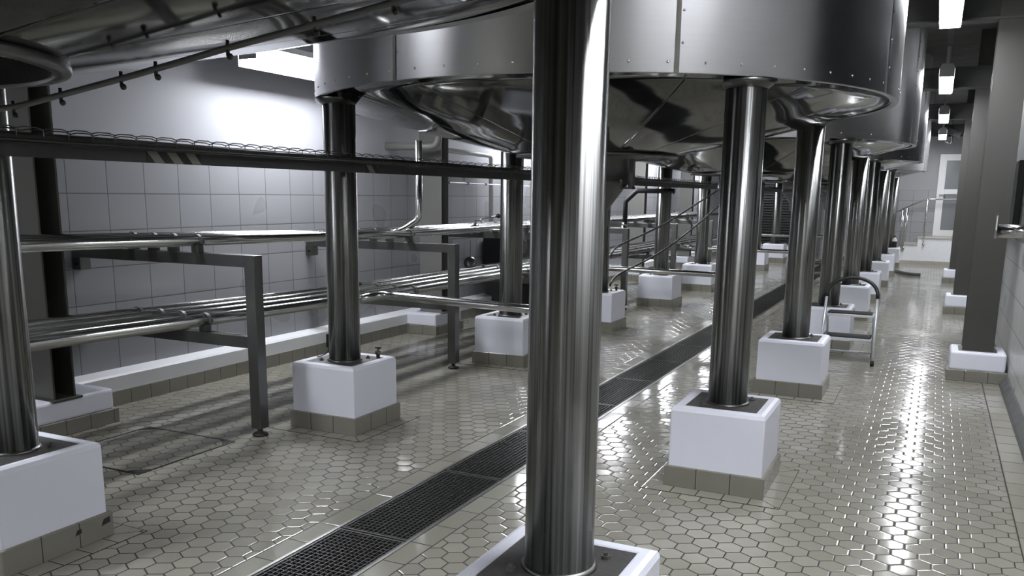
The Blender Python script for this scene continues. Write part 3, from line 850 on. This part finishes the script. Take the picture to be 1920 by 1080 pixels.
# ------------------------------------------------------------------ floor hatch
t = thing('floor_hatch', 'square floor access cover with dark frame between left plinth and stand', 'hatch', (-4.49, 3.87, 0))
h = .40
b = B()
for x0, x1, y0, y1 in ((-h, h, -h, -h + .014), (-h, h, h - .014, h), (-h, -h + .014, -h + .014, h - .014), (h - .014, h, -h + .014, h - .014)):
    add_box(b, x0, x1, y0, y1, -.002, .004)
obj('frame', b, M['black'], t)
b = B(); add_box(b, -h + .018, h - .018, -h + .018, h - .018, -.002, .003); obj('cover', b, M['floor'], t)
for sx, sy in ((-1, 1), (1, 1), (1, -1), (-1, -1)):
    b = B(); c = h - .016
    add_prism(b, [(sx * c, sy * c), (sx * (c - .09), sy * c), (sx * c, sy * (c - .09))], 'z', .001, .0055); obj('corner_plate', b, M['pit'], t)

# small fittings on the plinths of the pipe side row
for k, lab in ((1, 'small black drain valve on the plinth top behind the second pipe side column'), (3, 'small black drain valve on the plinth top behind the fourth pipe side column')):
    t = thing('drain_valve', lab, 'valve', (XL + .17, YK[k] + .17, .472), 0, 'small plinth valves')
    b = B(); add_lathe(b, [(.014, 0), (.014, .025), (.022, .027), (.022, .045), (.010, .048), (.010, .065), (0, .066)], seg=12, capb=True); obj('body', b, M['darkgrey'], t)
    b = B(); add_tube(b, [(-.03, .01, .068), (.03, -.01, .072)], .006, 8); obj('lever', b, M['black'], t)
t = thing('level_switch', 'small black switch with a thin cable low on the second pipe side column', 'switch', (XL - .118, YK[1] - .02, .60))
b = B(); add_box(b, -.016, .008, -.02, .02, -.05, .05, .005); obj('housing', b, M['black'], t)
b = B(); add_tube(b, fillet([(-.006, 0, -.05), (-.01, -.01, -.09), (-.06, -.03, -.118), (-.10, -.02, -.124)], .03, 5), .004, 6); obj('lead', b, M['black'], t)
# ------------------------------------------------------------------ step ladder
t = thing('step_ladder', 'small folding step stool with white tube frame and black arched handle', 'step ladder', (-.70, 9.40, 0), radians(0))
W2 = .255
def fl(z): return -.10 + .24 * z / .86      # front legs lean back: local y at height z (towards +y)
for s in (-1, 1):
    b = B(); add_tube(b, [(s * (W2 + .0), fl(.02), .02), (s * (W2 - .012), fl(.66), .66)], .0135, 12); obj('front_leg', b, M['alu'], t)
    b = B(); add_tube(b, [(s * (W2 + .0), fl(.0), .0), (s * (W2), fl(.05), .05)], .018, 10); obj('rubber_foot', b, M['black'], t)
    b = B(); add_tube(b, [(s * (W2 - .03), fl(.50) + .02, .50), (s * (W2 - .03), .42, .02)], .0125, 12); obj('rear_leg', b, M['alu'], t)
    b = B(); add_tube(b, [(s * (W2 - .03), .425, .0), (s * (W2 - .03), .41, .05)], .018, 10); obj('rubber_foot', b, M['black'], t)
    b = B(); add_box(b, s * (W2 - .02) - .004, s * (W2 - .02) + .004, fl(.28), .30, .262, .282); obj('hinge_arm', b, M['darkgrey'], t)
b = B(); hp = []
for i in range(25):
    a = pi - pi * i / 24; zz = .66 + .20 * sin(a) ** .8 if sin(a) > 0 else .66
    hp.append(((W2 - .012) * cos(a), fl(zz), zz))
add_tube(b, hp, .018, 12); obj('handle_grip', b, M['black'], t)
for z, y0, y1 in ((.50, fl(.5) - .03, fl(.5) + .16), (.265, fl(.265) - .02, fl(.265) + .22)):
    b = B(); add_box(b, -W2 + .03, W2 - .03, y0, y1, z - .03, z - .004, .004); st = obj('step', b, M['alu'], t)
    b = B(); add_box(b, -W2 + .04, W2 - .04, y0 + .006, y1 - .01, z - .004, z + .012, .003)
    for i in range(8): add_box(b, -W2 + .05, W2 - .05, y0 + .02 + i * .02, y0 + .026 + i * .02, z + .012, z + .015)
    obj('tread_mat', b, M['tread'], st)
b = B(); add_tube(b, [(-W2 + .03, .41, .05), (W2 - .03, .41, .05)], .011, 10); obj('rear_brace', b, M['alu'], t)

# ------------------------------------------------------------------ right wall fittings
b = B(); add_box(b, WR - .06, WR - .001, 9.7, 11.8, 1.34, 2.03, .006)
t = thing('control_panel', 'black flat panel on the right wall beside the nearest beam column', 'panel', (0, 0, 0)); obj('panel_board', b, M['blackgloss'], t)
b = B(); add_tube(b, [(WR - .06, 10.2, 1.95), (WR - .10, 10.2, 1.95)], .03, 12); add_tube(b, [(WR - .06, 10.5, 1.42), (WR - .09, 10.5, 1.42)], .02, 10); obj('knob', b, M['steel'], t)
t = thing('pipe_stub', 'shiny steel pipe stub with thin flange sticking out at the right edge', 'pipe', (0, 0, 0))
b = B(); add_tube(b, [(.385, 7.0, 1.44), (WR - .002, 7.0, 1.445)], .046, 24); obj('tube', b, M['steel'], t)
b = B(); add_prism(b, [(6.95, 1.39), (7.05, 1.39), (7.055, 1.45), (7.03, 1.55), (7.0, 1.58), (6.97, 1.55), (6.945, 1.45)], 'x', .378, .386); obj('flange_plate', b, M['steel'], t)
t = thing('striped_post', 'short black and white post on the right wall behind the beam column', 'post', (WR - .05, 11.0, 0))
b = B(); add_tube(b, [(0, 0, .0), (0, 0, .80)], .03, 12); obj('lower_tube', b, M['grey'], t)
b = B(); add_tube(b, [(0, 0, .80), (0, 0, .885)], .034, 12); add_tube(b, [(0, 0, 1.06), (0, 0, 1.336)], .034, 12); obj('black_sleeve', b, M['black'], t)
b = B(); add_tube(b, [(0, 0, .885), (0, 0, 1.06)], .034, 12); obj('white_sleeve', b, M['plasticwhite'], t)

# ------------------------------------------------------------------ far end: stairs, rail, door, shutter
t = thing('staircase', 'white sided tiled stairs climbing to a landing at the far end', 'stairs', (0, 0, 0))
sx = [-1.31, -1.0, -.69, -.38]; sz = [.175, .35, .525, .70]
poly = [(sx[0], .0)]
for i in range(4):
    poly.append((sx[i], sz[i] - .03)); poly.append((sx[i + 1] if i < 3 else WR - .002, sz[i] - .03))
poly.append((WR - .002, 0))
b = B(); add_prism(b, poly, 'y', 24.9, WE - .002); obj('body', b, M['stairwhite'], t)
for i in range(4):
    b = B(); x1 = sx[i + 1] if i < 3 else WR - .003
    add_box(b, sx[i] - .015, x1, 24.88, WE - .003, sz[i] - .032, sz[i], .003); obj('tread', b, M['stair'], t)
b = B(); add_box(b, sx[0] + .05, WR - .004, 24.885, 24.9, 0, .10); obj('tile_skirting', b, M['stair'], t)
t = thing('handrail', 'steel stair handrail with thin posts in front of the far door', 'railing', (0, 0, 0))
for yy in (24.93, 25.95):
    b = B(); add_tube(b, fillet([(-1.25, yy, 1.16), (-.30, yy, 1.66), (WR - .01, yy, 1.67)], .12, 6), .02, 10); r = obj('rail', b, M['steel'], t)
    for x, z0, z1 in ((-.80, .36 if yy > 25 else .42, 1.39), (-.70, .42, 1.44), (-.24, .52 if yy < 25 else .70, 1.655), (.45, .70, 1.66)):
        y2 = yy if yy > 25 else 24.86
        b = B(); add_tube(b, [(x, y2, z0), (x, y2, z1)], .014, 8); p = obj('post', b, M['steel'], t)
        b = B(); add_sphere(b, (x, y2 + .01, z0), .035, seg=10); obj('fixing', b, M['steel'], p)
# door
d = B()
x0, x1, z0, z1 = -.055, .72 - .02, .702, 2.83
for a, b_, c, e in ((x0, x0 + .17, z0, z1), (x1 - .17, x1, z0, z1), (x0 + .17, x1 - .17, z0, z0 + .16), (x0 + .17, x1 - .17, z1 - .16, z1), (x0 + .17, x1 - .17, 1.80, 1.93)):
    add_box(d, a, b_, WE - .06, WE - .001, c, e, .004)
do = struct('door_1', d, M['doorwhite'])
for c, e in ((z0 + .16, 1.80), (1.93, z1 - .16)):
    g = B(); add_box(g, x0 + .165, x1 - .165, WE - .035, WE - .02, c - .003, e + .003); o = obj('pane', g, M['glass'], do)
g = B(); add_tube(g, [(x0 + .08, WE - .11, 1.78), (x0 + .08, WE - .06, 1.78)], .018, 8); add_tube(g, [(x0 + .08, WE - .11, 1.78), (x0 + .20, WE - .11, 1.78)], .014, 8); obj('door_handle', g, M['steel'], do)
# shutter
t = thing('roller_shutter', 'black slatted roller shutter in the far wall behind distant columns', 'shutter', (0, 0, 0))
b = B()
for i in range(28): 
    z = .36 + i * .075
    add_prism(b, [(WE - .03, z), (WE - .075, z + .012), (WE - .075, z + .060), (WE - .03, z + .07)], 'x', -4.95, -3.0)
obj('slats', b, M['blackgloss'], t)
b = B()
for xx in (-5.03, -3.0): add_box(b, xx, xx + .08, WE - .10, WE - .002, 0, 2.55)
obj('guide_rails', b, M['darkgrey'], t)
b = B(); add_box(b, -5.03, -2.92, WE - .26, WE - .002, 2.46, 2.8, .02); obj('roll_box', b, M['darkgrey'], t)
b = B(); add_box(b, -4.95, -3.0, WE - .10, WE - .002, .26, .36); obj('hazard_sill', b, M['stripesx'], t)
b = B(); add_box(b, -4.95, -3.0, WE - .09, WE - .002, 0, .26); obj('sill_block', b, M['white'], t)

# floor hoses and bottle
b = B(); add_tube(b, fillet([(-1.0, 22.9, .035), (-.80, 22.4, .035), (-.65, 21.6, .035), (-.42, 21.15, .035), (-.2, 21.1, .035)], .4, 8), .034, 10)
tag(obj('floor_hose', b, M['darkgrey']), 'thick grey hose lying on the floor in front of the stairs', 'hose')
b = B(); pts = [(-1.9 + .34 * cos(a), 18.2 + .34 * sin(a), .05 + .012 * i) for i, a in enumerate([j * pi / 10 for j in range(44)])]
add_tube(b, pts, .028, 8); tag(obj('coiled_hose', b, M['darkgrey']), 'coiled hose on the floor beside the drain, behind the third column', 'hose')
bx, by = XR + .13, YK[8] - .16
t = thing('bottle', 'small bottle with black label on the farthest white plinth', 'bottle', (bx, by, .472))
b = B(); add_lathe(b, [(.001, 0), (.05, .002), (.055, .01), (.055, .19), (.045, .22), (.022, .25), (.02, .275), (0, .275)], seg=20); obj('body', b, M['plasticwhite'], t)
b = B(); add_lathe(b, [(.0565, .02), (.0565, .165)], seg=20); obj('label_band', b, M['black'], t)
b = B(); add_lathe(b, [(.026, .268), (.026, .305), (0, .307)], seg=16, capb=True); obj('cap', b, M['black'], t)

# ------------------------------------------------------------------ world, camera
w = bpy.data.worlds.new('world'); scene.world = w; w.use_nodes = True
w.node_tree.nodes['Background'].inputs[0].default_value = (.02, .02, .02, 1)
w.node_tree.nodes['Background'].inputs[1].default_value = .3

f, yaw, pit, rol, cy_ = 1631.03, -.4463, .1928, -.013, 682.8
F = Vector((sin(yaw) * cos(pit), cos(yaw) * cos(pit), -sin(pit)))
r = Vector((cos(yaw), -sin(yaw), 0)); d = F.cross(r)
c, s = cos(rol), sin(rol)
r2 = c * r + s * d; d2 = -s * r + c * d
cam = bpy.data.cameras.new('camera'); co = bpy.data.objects.new('camera', cam); col.objects.link(co)
mw = Matrix.Identity(4)
for i in range(3):
    mw[i][0] = r2[i]; mw[i][1] = -d2[i]; mw[i][2] = -F[i]
mw[0][3], mw[1][3], mw[2][3] = 0, 0, 1.65
co.matrix_world = mw
cam.sensor_width = 36; cam.lens = f / 1920 * 36; cam.shift_y = (cy_ - 540) / 1920
cam.clip_start = .02; cam.clip_end = 200
scene.camera = co

scene.view_settings.view_transform = 'Standard'
scene.view_settings.look = 'None'
scene.view_settings.exposure = -0.16
scene.view_settings.gamma = 1.0
scene.view_settings.use_curve_mapping = False
scene.cycles.max_bounces = 10
scene.cycles.diffuse_bounces = 4
scene.cycles.glossy_bounces = 6
scene.cycles.use_denoising = True
